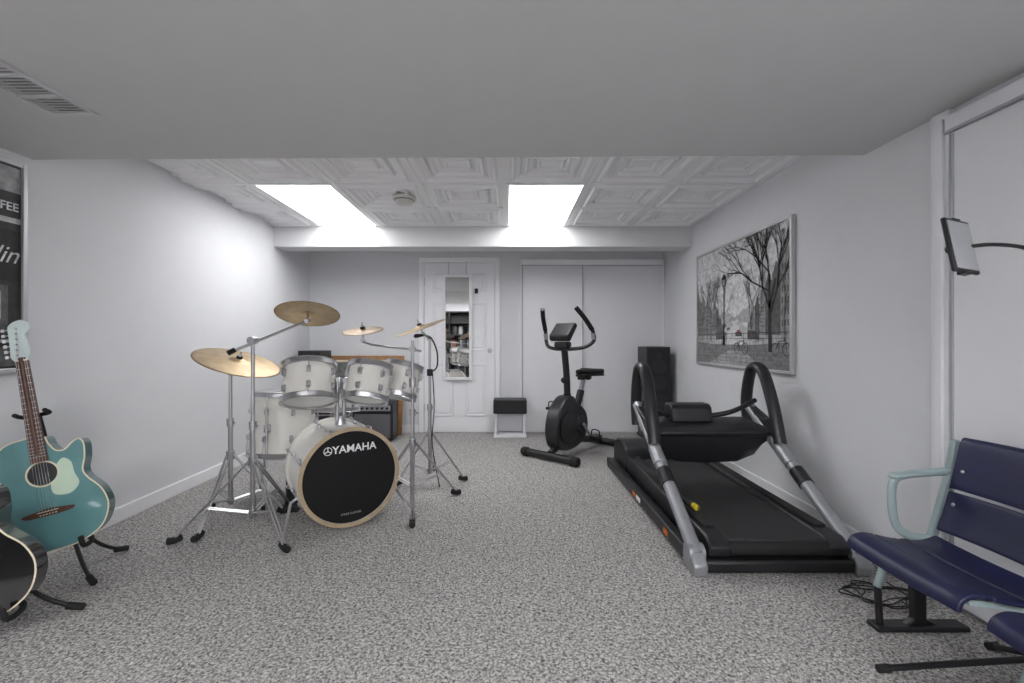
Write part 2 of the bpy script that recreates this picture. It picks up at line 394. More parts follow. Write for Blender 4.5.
for bx in (.74, 1.26):
    bk += ring(bx, .14, .045, .006)+ring(bx+.125, .14, .045, .006)+[[(bx, .14), (bx+.05, .20), (bx+.055, .195), (bx+.01, .14)], [(bx+.05, .20), (bx+.11, .20), (bx+.11, .194), (bx+.05, .194)], [(bx+.125, .14), (bx+.10, .22), (bx+.105, .22), (bx+.132, .14)]]
art('print_bicycles', bk, G[.015])
art('print_flower_box', [R(.72, .235, .82, .27)], GR(.08))
art('print_flowers', [c2([(.77+.026*math.cos(t), .277+.010*math.sin(t)) for t in [i*math.pi/4 for i in range(8)]], 3)], M_red)

start('framed_picture', (XL, 1.49, 1.45))
ya, yb, z0, z1 = .79, 2.19, .947, 1.95
frame_x(XL+.001, 1, ya, yb, z0, z1, M_silver)
box2('backing', (XL+.001, ya+.02, z0+.02), (XL+.018, yb-.02, z1-.02), GR(.03))
lx = XL+.0195
def lrect(nm, a, b, c, d, m, o=0): box2(nm, (lx, a, b), (lx+.0006+o, c, d), m)
lrect('print_awning', .83, 1.80, 2.165, 1.92, G[.30]); lrect('print_awning_mid', .83, 1.655, 2.165, 1.68, G[.45]); lrect('print_blind', 1.85, 1.38, 2.165, 1.62, G[.015])
for i in range(4):
    a = .85+i*.33
    lrect('print_window', a, 1.13, a+.27, 1.36, G[.10], .0003); lrect('print_pane_light', a+.19, 1.20, a+.24, 1.33, G[.45], .0005)
    lrect('print_sill', a, 1.09, a+.28, 1.105, G[.45], .0003)
lrect('print_wall_low', .83, .98, 2.165, 1.07, G[.10])
Mt = lambda y, z: Matrix.Translation((lx+.0015, y, z)) @ Matrix(((0, 0, 1, 0), (1, 0, 0, 0), (0, 1, 0, 0), (0, 0, 0, 1)))
text('print_text', 'COFFEE', .055, Mt(2.06, 1.73), G[.62]); text('print_text_script', 'Moulin', .115, Mt(1.99, 1.50), G[.62], off=-.004, shear=.45)
text('print_text_left', 'CAFE  BAR', .12, Mt(1.35, 1.735), G[.62])

# ---------------------------------------------------------------- drums
def drum(c, axis, r, d, m, headm_top=M_head, headm_bot=M_head, hoop=M_chrome, hw=.022, lugs=8, nm=''):
    """c = centre of the shell, axis = direction of the batter head"""
    ax = Vector(axis).normalized(); c = Vector(c)
    lathe(nm+'shell', [(r, -d/2), (r, d/2)], c, ax, m)
    for s, hm in ((1, headm_top), (-1, headm_bot)):
        base = c+ax*s*(d/2)
        lathe(nm+'head', [(0, .0), (r*.99, 0), (r*1.0, -.006)], base+ax*s*.004, ax*s, hm)
        lathe(nm+'hoop', [(r*1.0, -.012), (r+.014, -.012), (r+.012, -.010), (r+.010, hw-.006), (r+.015, hw), (r-.004, hw), (r-.004, .0), (r, -.012)], base-ax*s*.004, ax*s, hoop)
    q = ax.to_track_quat('Z', 'Y').to_matrix()
    for i in range(lugs):
        a = 2*math.pi*(i+.5)/lugs
        o = q @ Vector((math.cos(a), math.sin(a), 0))
        for s in (1, -1):
            p = c+o*(r+.008)+ax*s*(d*.22)
            M = Matrix.Translation(p) @ (q @ Matrix.Rotation(a, 3, 'Z')).to_4x4()
            x, y, z = .011, .011, .024
            vs = [(-x,-y,-z),(x,-y,-z*.6),(x,y,-z*.6),(-x,y,-z),(-x,-y,z),(x,-y,z*.6),(x,y,z*.6),(-x,y,z)]
            mesh(nm+'lug', vs, [(0,3,2,1),(4,5,6,7),(0,1,5,4),(1,2,6,5),(2,3,7,6),(3,0,4,7)], M_chrome, M=M, bevel=.003)
            rod(nm+'tension_rod', p+o*.004+ax*s*.02, p+o*.004+ax*s*(d*.28+.008), .003, M_chrome, 6)
start('drum_kit', (-1.1, 2.9, 0))
a = math.radians(35); fd = Vector((math.sin(a), -math.cos(a), 0)); sd = Vector((math.cos(a), math.sin(a), 0))
R_ = .275; fc = Vector((-.92, 2.65, .30)); dc = fc-fd*.20
lathe('bass_shell', [(R_, -.19), (R_, .19)], dc, fd, M_pearl, 64)
hp = [(R_, -.02), (R_+.016, -.02), (R_+.016, .026), (R_-.006, .026), (R_-.006, 0), (R_, -.02)]
lathe('bass_hoop_front', hp, dc+fd*.19, fd, M_pearl, 64)
lathe('bass_hoop_inlay', [(R_-.0065, .0), (R_+.0165, 0), (R_+.0165, .004), (R_-.0065, .004), (R_-.0065, 0)], dc+fd*.213, fd, M_hoopw, 64)
lathe('bass_hoop_rear', hp, dc-fd*.19, -fd, M_pearl, 64)
lathe('bass_head_front', [(0, .0), (R_-.004, 0), (R_-.002, -.004)], dc+fd*.204, fd, M_blackhead, 64)
lathe('bass_head_rear', [(0, .0), (R_-.004, 0), (R_-.002, -.004)], dc-fd*.204, -fd, M_head, 64)
for i in range(8):
    an = 2*math.pi*(i+.5)/8; o = sd*math.cos(an)+Vector((0, 0, 1))*math.sin(an)
    if i not in (5, 6):
        tube('bass_claw', [dc+o*(R_+.016)+fd*.215, dc+o*(R_+.024)+fd*.20, dc+o*(R_+.022)+fd*.16], .009, M_chrome, seg=8)
    tube('bass_claw_rear', [dc+o*(R_+.016)-fd*.215, dc+o*(R_+.024)-fd*.20, dc+o*(R_+.022)-fd*.16], .009, M_chrome, seg=8)
    rod('bass_rod', dc+o*(R_+.018)+fd*.18, dc+o*(R_+.018)-fd*.18, .004, M_chrome, 6)
    for s in (.09, -.09): lathe('bass_lug', [(0, -.022), (.010, -.02), (.013, 0), (.010, .02), (0, .022)], dc+o*(R_+.010)+fd*s, fd, M_chrome, 12)
Mh = Matrix.Translation(fc+fd*.006) @ Matrix(((sd.x, 0, fd.x, 0), (sd.y, 0, fd.y, 0), (0, 1, 0, 0), (0, 0, 0, 1)))
text('logo_text', 'YAMAHA', .062, Mh @ Matrix.Translation((.022, .165, .0)), M_white, off=.015)
lathe('logo_ring', [(.020, 0), (.024, 0), (.024, .001), (.020, .001), (.020, 0)], fc+fd*.006+sd*(-.130)+Vector((0, 0, .165)), fd, M_white, 32)
for k in range(3):
    an = math.pi/2+k*2*math.pi/3; o = sd*math.cos(an)+Vector((0, 0, 1))*math.sin(an); c0 = fc+fd*.0065+sd*(-.130)+Vector((0, 0, .165))
    rod('logo_fork', c0, c0+o*.020, .0028, M_white, 6)
text('logo_small', 'STAGE CUSTOM', .016, Mh @ Matrix.Translation((.0, -.215, .0)), GR(.45), off=0)
for s in (1, -1):
    p = dc+sd*s*R_*.92+Vector((0, 0, -.10))+fd*.08
    tube('bass_spur', [p, p+sd*s*.05-Vector((0, 0, .03)), Vector((p.x, p.y, .01))+sd*s*.12+fd*.16], .009, M_chrome, False, 8)
    lathe('spur_foot', [(0, 0), (.012, 0), (.01, .03), (0, .03)], Vector((p.x, p.y, .0))+sd*s*.12+fd*.16, (0, 0, 1), M_rubber, 12)
pb = dc-fd*.34
box('bass_pedal_plate', (pb.x, pb.y, .03), (.09, .28, .02), M_blacks, rot=(8, 0, 35), bevel=.005)
rod('bass_pedal_post', (pb.x+.02, pb.y-.07, .02), (pb.x+.02, pb.y-.07, .24), .01, M_chrome)
box('pedal_board', (-1.42, 3.0, .06), (.10, .30, .018), M_black, rot=(14, 0, 20), bevel=.005)
box('pedal_heel', (-1.40, 2.90, .02), (.11, .08, .035), M_black, rot=(0, 0, 20), bevel=.006)
box('pedal_frame', (-1.46, 3.12, .12), (.13, .05, .20), M_black, rot=(0, 0, 20), bevel=.01)
t1 = Vector((-1.22, 2.78, .835)); ax1 = Vector((-.15, .38, 1))
t2 = Vector((-.865, 2.80, .835)); ax2 = Vector((.05, .38, 1))
drum(t1, ax1, .150, .215, M_pearl, lugs=6, nm='tom_a_')
drum(t2, ax2, .125, .200, M_pearl, lugs=6, nm='tom_b_')
t3 = Vector((-.725, 3.08, .825)); drum(t3, (.2, .3, 1), .120, .2, M_pearl, lugs=6, nm='tom_c_')
hb = dc+Vector((0, 0, R_))-fd*.02
lathe('holder_base', [(0, 0), (.035, 0), (.03, .02), (.02, .05), (0, .05)], hb-Vector((0, 0, .004)), (0, 0, 1), M_chrome, 20)
for s, t in ((-1, t1), (1, t2)):
    p0 = hb+sd*s*.02; p1 = Vector((p0.x, p0.y, .86))
    rod('holder_post', p0, p1, .0125, M_chrome)
    dirv = (t-p1); dirv.z = 0; dirv.normalize(); rr = .150 if s < 0 else .125
    tube('holder_arm', [p1-Vector((0, 0, .02)), (p1+t)/2+Vector((0, 0, -.02)), t-dirv*(rr+.0)], .010, M_chrome)
    lathe('holder_clamp', [(0, -.03), (.022, -.03), (.022, .03), (0, .03)], p1-Vector((0, 0, .03)), (0, 0, 1), M_chrome, 16)
    box('holder_bracket', t-dirv*(rr+.012), (.05, .03, .07), M_chrome, bevel=.008)
ft = Vector((-1.58, 3.18, .52)); drum(ft, (.04, .08, 1), .205, .40, M_pearl, lugs=8, nm='floor_tom_')
for k in range(3):
    an = math.radians(30+120*k); o = Vector((math.cos(an), math.sin(an), 0)); p = ft+o*.225
    tube('floor_tom_leg', [(p.x, p.y, .66), (p.x, p.y, .16), (p.x+o.x*.03, p.y+o.y*.03, .10), (p.x+o.x*.04, p.y+o.y*.04, .015)], .0065, M_chrome, False, 8)
    lathe('floor_tom_foot', [(0, 0), (.014, 0), (.011, .03), (0, .03)], (p.x+o.x*.04, p.y+o.y*.04, 0), (0, 0, 1), M_rubber, 12)
    box('floor_tom_leg_bracket', ft+o*.212, (.035, .035, .05), M_chrome, rot=(0, 0, 30+120*k), bevel=.006)
sn = Vector((-1.38, 3.62, .62)); drum(sn, (.0, .1, 1), .178, .14, M_pearl, lugs=8, nm='snare_')
rod('snare_post', (sn.x, sn.y, .12), (sn.x, sn.y, .53), .012, M_chrome)
for k in range(3):
    an = math.radians(90+120*k); o = Vector((math.cos(an), math.sin(an), 0))
    rod('snare_leg', (sn.x, sn.y, .33), (sn.x+o.x*.24, sn.y+o.y*.24, .015), .007, M_chrome, 8)
    lathe('snare_foot', [(0, 0), (.014, 0), (.012, .03), (0, .03)], (sn.x+o.x*.24, sn.y+o.y*.24, 0), (0, 0, 1), M_rubber, 12)
    tube('snare_basket', [(sn.x, sn.y, .5), (sn.x+o.x*.15, sn.y+o.y*.15, .51), (sn.x+o.x*.193, sn.y+o.y*.193, .56)], .006, M_chrome, False, 8)

def cymbal(c, ax, r, m, nm='cymbal'):
    bell = r*.22
    top_ = [(0.006, r*.115), (bell*.45, r*.108), (bell*.8, r*.085), (bell, r*.06)]
    k = 14
    for i in range(1, k+1):
        t = i/k; rr = bell+(r-bell)*t
        top_.append((rr, r*.06*(1-t)**1.1+(.0008 if i % 2 else 0)))
    pr = top_+[(rr, h-.0018) for rr, h in reversed(top_)]
    c = Vector(c); A = Vector(ax).normalized()
    lathe(nm, pr, c-A*r*.08, A, m, 72, sharp=False)
    lathe('felt', [(0, 0), (.017, 0), (.017, .012), (0, .012)], c+A*(r*.03), A, M_dark, 16)
    lathe('wingnut_post', [(0, -.06), (.005, -.06), (.005, .05), (0, .05)], c, A, M_chrome, 10)
    lathe('wingnut', [(0, 0), (.010, 0), (.006, .014), (0, .014)], c+A*(r*.03+.016), A, M_chrome, 10)
def tripod(x, y, hub, top_z, feet):
    rod('pole_lower', (x, y, .10), (x, y, hub+.20), .0135, M_chrome)
    rod('pole_mid', (x, y, hub+.18), (x, y, top_z), .010, M_chrome)
    for hz, rr, hh in ((hub, .024, .05), (hub+.2, .021, .045), (.13, .02, .03)):
        lathe('collar', [(0, -hh/2), (rr, -hh/2), (rr, hh/2), (0, hh/2)], (x, y, hz), (0, 0, 1), M_chrome, 16)
    rod('wing_screw', (x, y, hub+.2), (x+.04, y-.02, hub+.2), .006, M_chrome, 8)
    for fx, fy in feet:
        d = Vector((fx-x, fy-y, 0)); L = d.length; d.normalize(); sdv = Vector((-d.y, d.x, 0))
        for s in (-1, 1):
            o = sdv*.012*s
            rod('leg_strut', Vector((x, y, hub))+d*.02+o, Vector((fx, fy, .025))+o*.5, .0055, M_chrome, 8)
            rod('leg_brace', Vector((x, y, .13))+d*.02+o, Vector((x, y, 0))+d*(L*.58)+Vector((0, 0, hub*.42))+o, .0045, M_chrome, 8)
        b = Vector((fx, fy, 0))
        tube('rubber_foot', [b-d*.035+Vector((0, 0, .034)), b+d*.0+Vector((0, 0, .021)), b+d*.03+Vector((0, 0, .020))], .018, M_rubber, seg=12)
def clampy(p, ax=(1, 0, 0), r=.022, l=.05):
    lathe('tilter', [(0, -l/2), (r, -l/2), (r, l/2), (0, l/2)], p, ax, M_chrome, 16)
start('cymbal_stand', (-1.44, 2.55, 0))
tripod(-1.44, 2.55, .42, 1.09, [(-1.155, 2.34), (-1.80, 2.43), (-1.42, 2.95)])
bp = Vector((-1.44, 2.55, 1.10)); clampy(bp, (0, 1, 0))
A = Vector((-.08, .38, 1)); ce = Vector((-1.22, 2.76, 1.275))
rod('boom_arm', bp+(bp-ce)*.35, ce-A.normalized()*.06, .008, M_chrome); clampy(ce-A.normalized()*.06, (0, 1, 0), .014, .03)
lathe('boom_counterweight', [(0, -.02), (.014, -.02), (.014, .02), (0, .02)], bp+(bp-ce)*.35, (ce-bp), M_rubber, 14)
cymbal(ce, A, .186, M_bronze)
start('cymbal_stand', (-1.69, 2.75, 0))
tripod(-1.69, 2.75, .40, .90, [(-1.70, 2.47), (-1.93, 2.93), (-1.42, 2.86)])
ce = Vector((-1.635, 2.745, .985)); A = Vector((.36, -.12, 1))
clampy((-1.69, 2.75, .91), (0, 1, 0), .018, .04); rod('tilter_arm', (-1.69, 2.75, .91), ce-A.normalized()*.05, .008, M_chrome)
cymbal(ce, A, .243, M_bronze)
start('cymbal_stand', (-.63, 3.0, 0))
tripod(-.63, 3.0, .42, 1.10, [(-.56, 2.66), (-.36, 3.2), (-.93, 3.2)])
bp = Vector((-.63, 3.0, 1.04)); clampy(bp, (0, 1, 0))
tube('boom_arm', [bp+Vector((.06, -.02, -.01)), bp, (-.95, 3.14, 1.07), (-1.02, 3.18, 1.09)], .008, M_chrome, False)
ce = Vector((-1.02, 3.18, 1.18)); cymbal(ce, (-.05, -.24, 1), .142, M_bronzed); clampy((-1.02, 3.18, 1.10), (0, 1, 0), .014, .03)
rod('boom_end', (-1.02, 3.18, 1.08), (-1.02, 3.18, 1.18), .006, M_chrome)
rod('tom_arm', (-.63, 3.0, .82), (-.68, 3.03, .82), .009, M_chrome); clampy((-.63, 3.0, .82), (0, 0, 1), .024, .06)
start('cymbal_stand', (-.58, 3.38, 0))
tripod(-.58, 3.38, .40, 1.10, [(-.62, 3.82), (-.83, 3.40), (-.34, 3.52)])
ce = Vector((-.63, 3.25, 1.205)); A = Vector((-.34, -.16, 1)); clampy((-.58, 3.38, 1.11), (0, 1, 0), .018, .04)
rod('tilter_arm', (-.58, 3.38, 1.11), ce-A.normalized()*.05, .008, M_chrome); cymbal(ce, A, .19, M_bronze)
# clip-on black gooseneck microphone and its cable, fixed to this stand
lathe('mic_clamp', [(0, -.025), (.022, -.025), (.022, .025), (0, .025)], (-.58, 3.38, .86), (0, 0, 1), M_black, 16)
tube('mic_gooseneck', [(-.58, 3.38, .86), (-.53, 3.40, .90), (-.53, 3.40, 1.02), (-.57, 3.36, 1.12), (-.63, 3.32, 1.14)], .006, M_black)
lathe('mic_capsule', [(0, 0), (.010, 0), (.014, .04), (.016, .06), (0, .075)], (-.62, 3.325, 1.14), (-1, -.5, -.15), M_black, 16)
tube('mic_cable', [(-.56, 3.38, .86), (-.545, 3.37, .6), (-.56, 3.36, .35), (-.53, 3.36, .15), (-.50, 3.34, .012)], .004, M_black)

# ---------------------------------------------------------------- guitars and stands
def guitar(nm, org, body_m, side_m, bind_m, pick_m, head_m, yaw, lean, tilt):
    M = Matrix.Translation(org) @ Matrix.Rotation(math.radians(yaw), 4, 'Z') @ Matrix.Rotation(-math.radians(lean), 4, 'X') @ Matrix.Rotation(-math.radians(tilt), 4, 'Y')
    start(nm, org, M)
    half = [(0, 0), (-.09, .008), (-.165, .05), (-.200, .13), (-.187, .21), (-.146, .275), (-.134, .315), (-.148, .375), (-.146, .44), (-.105, .487), (-.04, .5), (.02, .497)]
    right = [(.035, .46), (.055, .425), (.085, .42), (.115, .445), (.138, .455), (.152, .43), (.148, .37), (.134, .315), (.146, .275), (.187, .21), (.200, .13), (.165, .05), (.09, .008)]
    ol = c2(half+right, 6)
    prism('top_plate', ol, 0, .006, body_m, smooth=False)
    prism('sides_and_back', [(x*.997, (z-.25)*.997+.25) for x, z in ol], .006, .085, side_m, smooth=True)
    tube('binding', [(x, .001, z) for x, z in ol], .0030, bind_m, False, 6, closed=True)
    lathe('soundhole', [(0, 0), (.050, 0), (.050, .0012), (0, .0012)], (0, 0, .335), (0, -1, 0), M_black, 40)
    lathe('rosette', [(.050, 0), (.057, 0), (.057, .0016), (.050, .0016), (.050, 0)], (0, 0, .335), (0, -1, 0), M_cream, 40)
    if pick_m:
        prism('pickguard', c2([(.05, .36), (.055, .33), (.035, .295), (.02, .275), (.03, .235), (.08, .225), (.115, .26), (.105, .31), (.10, .36), (.075, .385)], 5), -.0022, 0, pick_m)
    prism('bridge', c2([(-.085, .17), (-.04, .178), (.0, .184), (.04, .178), (.085, .17), (.07, .155), (0, .152), (-.07, .155)], 4), -.009, 0, M_rose)
    box('saddle', (0, -.011, .172), (.07, .005, .003), M_cream)
    for i in range(6): lathe('bridge_pin', [(0, 0), (.003, 0), (.002, .004), (0, .005)], (-.026+.0104*i, -.009, .160), (0, -1, 0), M_cream, 8)
    vs = [(-.028, .388), (.028, .388), (.0215, .845), (-.0215, .845)]
    prism('fretboard', vs, -.013, -.001, M_rose)
    tube('neck', [(0, .006, .42), (0, .004, .86)], .024, M_rose if head_m is M_maple else M_gblack, False, 16, flat=.6)
    L = .65
    zn = .845
    for i in range(1, 20):
        z = zn-L*(1-2**(-i/12))
        w = .0215+(.845-z)/.457*.0065
        box('fret', (0, -.0138, z), (2*w, .0018, .0018), M_chrome)
    for i in (3, 5, 7, 9, 12):
        z = zn-L*(1-2**(-(i-.5)/12)); lathe('inlay', [(0, 0), (.0035, 0), (.0035, .0006), (0, .0006)], (0, -.013, z), (0, -1, 0), M_cream, 12)
    box('nut', (0, -.010, .847), (.043, .012, .005), M_cream)
    prism('headstock', c2([(-.022, .848), (-.036, .87), (-.034, .90), (-.032, .97), (-.03, 1.005), (-.012, 1.025), (.018, 1.032), (.04, 1.015), (.04, .985), (.022, .965), (.024, .93), (.03, .89), (.021, .86), (.019, .848)], 5), -.004, .013, head_m)
    for i in range(6):
        z = .873+.0245*i
        lathe('tuner_post', [(0, 0), (.004, 0), (.003, .014), (0, .014)], (-.013+.002*i, -.004, z), (0, -1, 0), M_chrome, 8)
        rod('tuner_shaft', (-.025, .008, z), (-.047, .008, z), .0025, M_chrome, 6)
        box('tuner_button', (-.053, .008, z), (.013, .006, .015), M_chrome, bevel=.003)
        x1 = -.0175+.007*i
        rod('string', (-.026+.0104*i, -.0155, .172), (x1, -.0155, .848), .0007, M_chrome, 5)
        rod('string_end', (x1, -.0155, .848), (-.013+.002*i, -.010, z), .0007, M_chrome, 5)
    return M
def gstand(org, M, feet, yoke=.60):
    o = Vector(org)
    start('guitar_stand', (o.x, o.y+.2, 0))
    hub = Vector((M @ Vector((0, .20, .22))))
    yk = M @ Vector((0, .055, yoke))
    base = Vector((hub.x, hub.y, .28))
    for n, f in enumerate(feet):
        tube('leg', [base+Vector((0, 0, -.05)), Vector((f[0], f[1], 0))*.55+Vector((base.x, base.y, 0))*.45+Vector((0, 0, .08)), Vector((f[0], f[1], .014))], .009, M_black, seg=10)
        d = (Vector((f[0], f[1], 0))-Vector((base.x, base.y, 0))).normalized()
        tube('foot_cap', [Vector((f[0], f[1], .018))-d*.04+Vector((0,0,.01)), Vector((f[0], f[1], .016))+d*.015], .014, M_rubber, False)
    lathe('hub', [(0, -.03), (.022, -.03), (.022, .03), (0, .03)], base-Vector((0, 0, .04)), (0, 0, 1), M_black, 16)
    rod('post', base-Vector((0, 0, .06)), yk, .009, M_black)
    tube('yoke', [M @ Vector(p) for p in ((-.05, -.02, yoke+.01), (-.045, .03, yoke), (0, .05, yoke), (.045, .03, yoke), (.05, -.02, yoke+.01))], .009, M_rubber)
    cb = M @ Vector((0, .14, .03))
    rod('cradle_post', base-Vector((0, 0, .03)), cb, .010, M_black)
    for s in (-1, 1):
        tube('cradle_arm', [M @ Vector(p) for p in ((0, .14, .03), (s*.07, .13, -.005+.01), (s*.10, .06, -.012), (s*.10, -.02, -.012), (s*.10, -.035, .03))], .010, M_rubber)
o1 = (-1.965, 1.96, .188)
Mg = guitar('acoustic_guitar', o1, M_teal, M_teald, M_cream, M_mint, M_maple, 24, 9, 11)
gstand(o1, Mg, [(-1.99, 2.34), (-2.27, 2.02), (-1.86, 2.02)])
o2 = (-1.865, 1.57, .095)
Mg = guitar('acoustic_guitar', o2, M_gblack, M_gblack, M_cream, None, M_gblack, 22, 9, 17)
gstand(o2, Mg, [(-1.74, 1.83), (-2.14, 1.72), (-1.86, 1.42)])

# ---------------------------------------------------------------- back of room
def speaker(x0, x1, y0, y1, h):
    start('floor_speaker', ((x0+x1)/2, (y0+y1)/2, 0)); cx = (x0+x1)/2
    box2('cabinet', (x0, y0, .02), (x1, y1, h), M_blacks, .006)
    box2('plinth', (x0-.01, y0-.01, 0), (x1+.01, y1+.01, .025), M_black, .004)
    box2('grille', (x0+.012, y0-.014, .12), (x1-.012, y0-.0, h-.015), M_dark, .006)
    for z, r in ((h-.1, .03), (h-.22, .075), (h-.4, .075), (h-.6, .075)):
        lathe('driver_ring', [(r, 0), (r+.008, 0), (r+.008, .004), (r, .004), (r, 0)], (cx, y0-.013, z), (0, -1, 0), M_black, 32)
        lathe('driver_cone', [(0, -.001), (r*.3, .004), (r*.35, .001), (r, .003)], (cx, y0-.013, z), (0, -1, 0), M_blacks, 32)
speaker(1.53, 1.79, 4.93, 5.27, 1.03)
speaker(-2.30, -2.06, 4.95, 5.28, .985)
start('guitar_amplifier', (-1.46, 5.0, 0))
box2('cabinet', (-1.68, 4.88, .01), (-1.24, 5.12, .42), M_black, .015)
box2('grille_cloth', (-1.655, 4.87, .04), (-1.265, 4.885, .30), M_grey, .004)
box2('control_panel', (-1.655, 4.868, .335), (-1.265, 4.885, .395), M_steel, .004)
for i in range(7): lathe('knob', [(0, 0), (.014, 0), (.011, .02), (0, .02)], (-1.62+.054*i, 4.868, .365), (0, -1, 0), M_black, 14)
tube('handle', [(-1.55, 5.0, .42), (-1.52, 5.0, .45), (-1.40, 5.0, .45), (-1.37, 5.0, .42)], .01, M_black)
start('framed_chalkboard', (-1.66, 5.3, 0))
F = Matrix.Translation((-1.66, 5.20, .0)) @ Matrix.Rotation(math.radians(-8), 4, 'X')
box2('frame_left', (-.44, 0, 0), (-.39, .03, .93), M_wood, .006); box2('frame_right', (.39, 0, 0), (.44, .03, .93), M_wood, .006)
box2('frame_top', (-.39, 0, .88), (.39, .03, .93), M_wood, .006); box2('frame_bottom', (-.39, 0, 0), (.39, .03, .05), M_wood, .006)
box2('board', (-.392, .012, .048), (.392, .024, .882), G[.18])
box2('inner_trim', (-.392, .006, .855), (.392, .012, .882), M_cream); box2('inner_trim_right', (.365, .006, .05), (.392, .012, .882), M_black)
start('small_speaker_on_stand', (.03, 5.2, 0))
box2('speaker_box', (-.155, 5.08, .27), (.225, 5.30, .43), M_black, .012)
box2('grille', (-.135, 5.07, .285), (.205, 5.085, .415), M_dark, .004)
box2('stand_left', (-.14, 5.1, .03), (-.115, 5.28, .27), M_closet, .003); box2('stand_right', (.185, 5.1, .03), (.21, 5.28, .27), M_closet, .003)
box2('stand_back', (-.115, 5.26, .04), (.185, 5.275, .27), M_closet, .002); box2('stand_base', (-.15, 5.09, 0), (.22, 5.29, .03), M_closet, .004)

# ---------------------------------------------------------------- exercise bike
B = Matrix.Translation((.385, 4.11, 0)) @ Matrix.Rotation(math.radians(-42), 4, 'Z')
start('exercise_bike', (.65, 4.4, 0), B)
tube('front_stabiliser', [(-.29, 0, .045), (.29, 0, .045)], .034, M_black, False, 16)
tube('rear_stabiliser', [(-.25, .90, .04), (.25, .90, .04)], .034, M_black, False, 16)
for s in (-1, 1):
    lathe('stabiliser_cap', [(0, 0), (.042, 0), (.042, .05), (.036, .065), (0, .065)], (s*.25, 0, .043), (s, 0, 0), M_rubber, 18)
    lathe('rear_cap', [(0, 0), (.040, 0), (.040, .06), (0, .06)], (s*.22, .90, .04), (s, 0, 0), M_rubber, 18)
tube('main_beam', [(0, .02, .06), (0, .15, .11), (0, .5, .12), (0, .88, .05)], .035, M_black)
prism('flywheel_housing', c2([(.06, .12), (.02, .24), (.04, .38), (.10, .48), (.20, .56), (.30, .57), (.37, .50), (.45, .46), (.53, .38), (.55, .24), (.47, .12), (.30, .07), (.15, .075)], 6), -.075, .075, M_blacks, 'YZ', bevel=.022)
lathe('flywheel_cover', [(0, 0), (.15, 0), (.155, .01), (.13, .018), (0, .02)], (-.075, .22, .28), (-1, 0, 0), M_black, 40)
lathe('flywheel_cover_r', [(0, 0), (.15, 0), (.155, .01), (.13, .018), (0, .02)], (.075, .22, .28), (1, 0, 0), M_black, 40)
lathe('crank_disc', [(0, 0), (.085, 0), (.08, .012), (0, .014)], (-.085, .40, .30), (-1, 0, 0), M_blacks, 32)
lathe('crank_disc_r', [(0, 0), (.085, 0), (.08, .012), (0, .014)], (.085, .40, .30), (1, 0, 0), M_blacks, 32)
for s, dz, dy in ((-1, .13, -.10), (1, -.13, .10)):
    rod('crank_arm', (s*.115, .40, .30), (s*.125, .40+dy, .30+dz), .013, M_steel)
    rod('pedal_axle', (s*.12, .40+dy, .30+dz), (s*.22, .40+dy, .30+dz), .008, M_steel)
    box('pedal', (s*.185, .40+dy, .30+dz), (.09, .11, .028), M_black, bevel=.008)
    tube('pedal_strap', [(s*.14, .40+dy, .31+dz), (s*.15, .40+dy, .36+dz), (s*.22, .40+dy, .36+dz), (s*.23, .40+dy, .31+dz)], .006, M_rubber)
q_ = .10
tube('console_post', [(0, .29, .48), (0, .28, .75), (0, .13+q_, 1.08)], .032, M_black)
lathe('adjust_knob', [(0, 0), (.028, 0), (.03, .02), (.02, .04), (0, .04)], (0, .25, .72), (0, -1, .1), M_rubber, 16)
lathe('post_collar', [(0, -.03), (.04, -.03), (.036, .03), (0, .03)], (0, .29, .56), (0, -.05, 1), M_rubber, 20)
prism('console', [(y+q_, z) for y, z in [(.05, 1.10), (.085, 1.09), (.205, 1.235), (.195, 1.26), (.16, 1.27), (.04, 1.15)]], -.11, .11, M_black, 'YZ', bevel=.014)
box('console_cradle', (0, .115+q_, 1.06), (.16, .08, .06), M_black, bevel=.02)
for s in (-1, 1):
    tube('handlebar', [(s*x, y+q_, z) for x, y, z in [(0, .13, 1.02), (.09, .12, 1.02), (.21, .17, 1.04), (.275, .22, 1.10), (.27, .20, 1.20), (.235, .12, 1.31), (.19, .05, 1.40)]], .0175, M_black)
    tube('grip', [(s*.27, .20+q_, 1.20), (s*.235, .12+q_, 1.31), (s*.19, .05+q_, 1.40)], .022, M_rubber)
    lathe('pulse_sensor', [(0, -.03), (.0215, -.03), (.0215, .03), (0, .03)], (s*.274, .214+q_, 1.14), (0, -.2, 1), M_steel, 16)
tube('seat_post_sleeve', [(0, .44, .40), (0, .53, .60)], .036, M_black, False, 16)
tube('seat_post', [(0, .51, .56), (0, .585, .73)], .024, M_steel, False, 16)
box('seat_slider', (0, .60, .725), (.05, .20, .035), M_black, bevel=.008)
sad = c2([(0, .46), (-.035, .49), (-.05, .58), (-.11, .67), (-.135, .75), (-.09, .795), (0, .78), (.09, .795), (.135, .75), (.11, .67), (.05, .58), (.035, .49)], 5)
prism('saddle_base', sad, .742, .765, M_black, 'XY'); prism('saddle', [(x*.99, y) for x, y in sad], .765, .81, M_rubber, 'XY', bevel=.018)
lathe('saddle_knob', [(0, 0), (.024, 0), (.02, .03), (0, .03)], (.03, .60, .725), (1, 0, 0), M_rubber, 14)

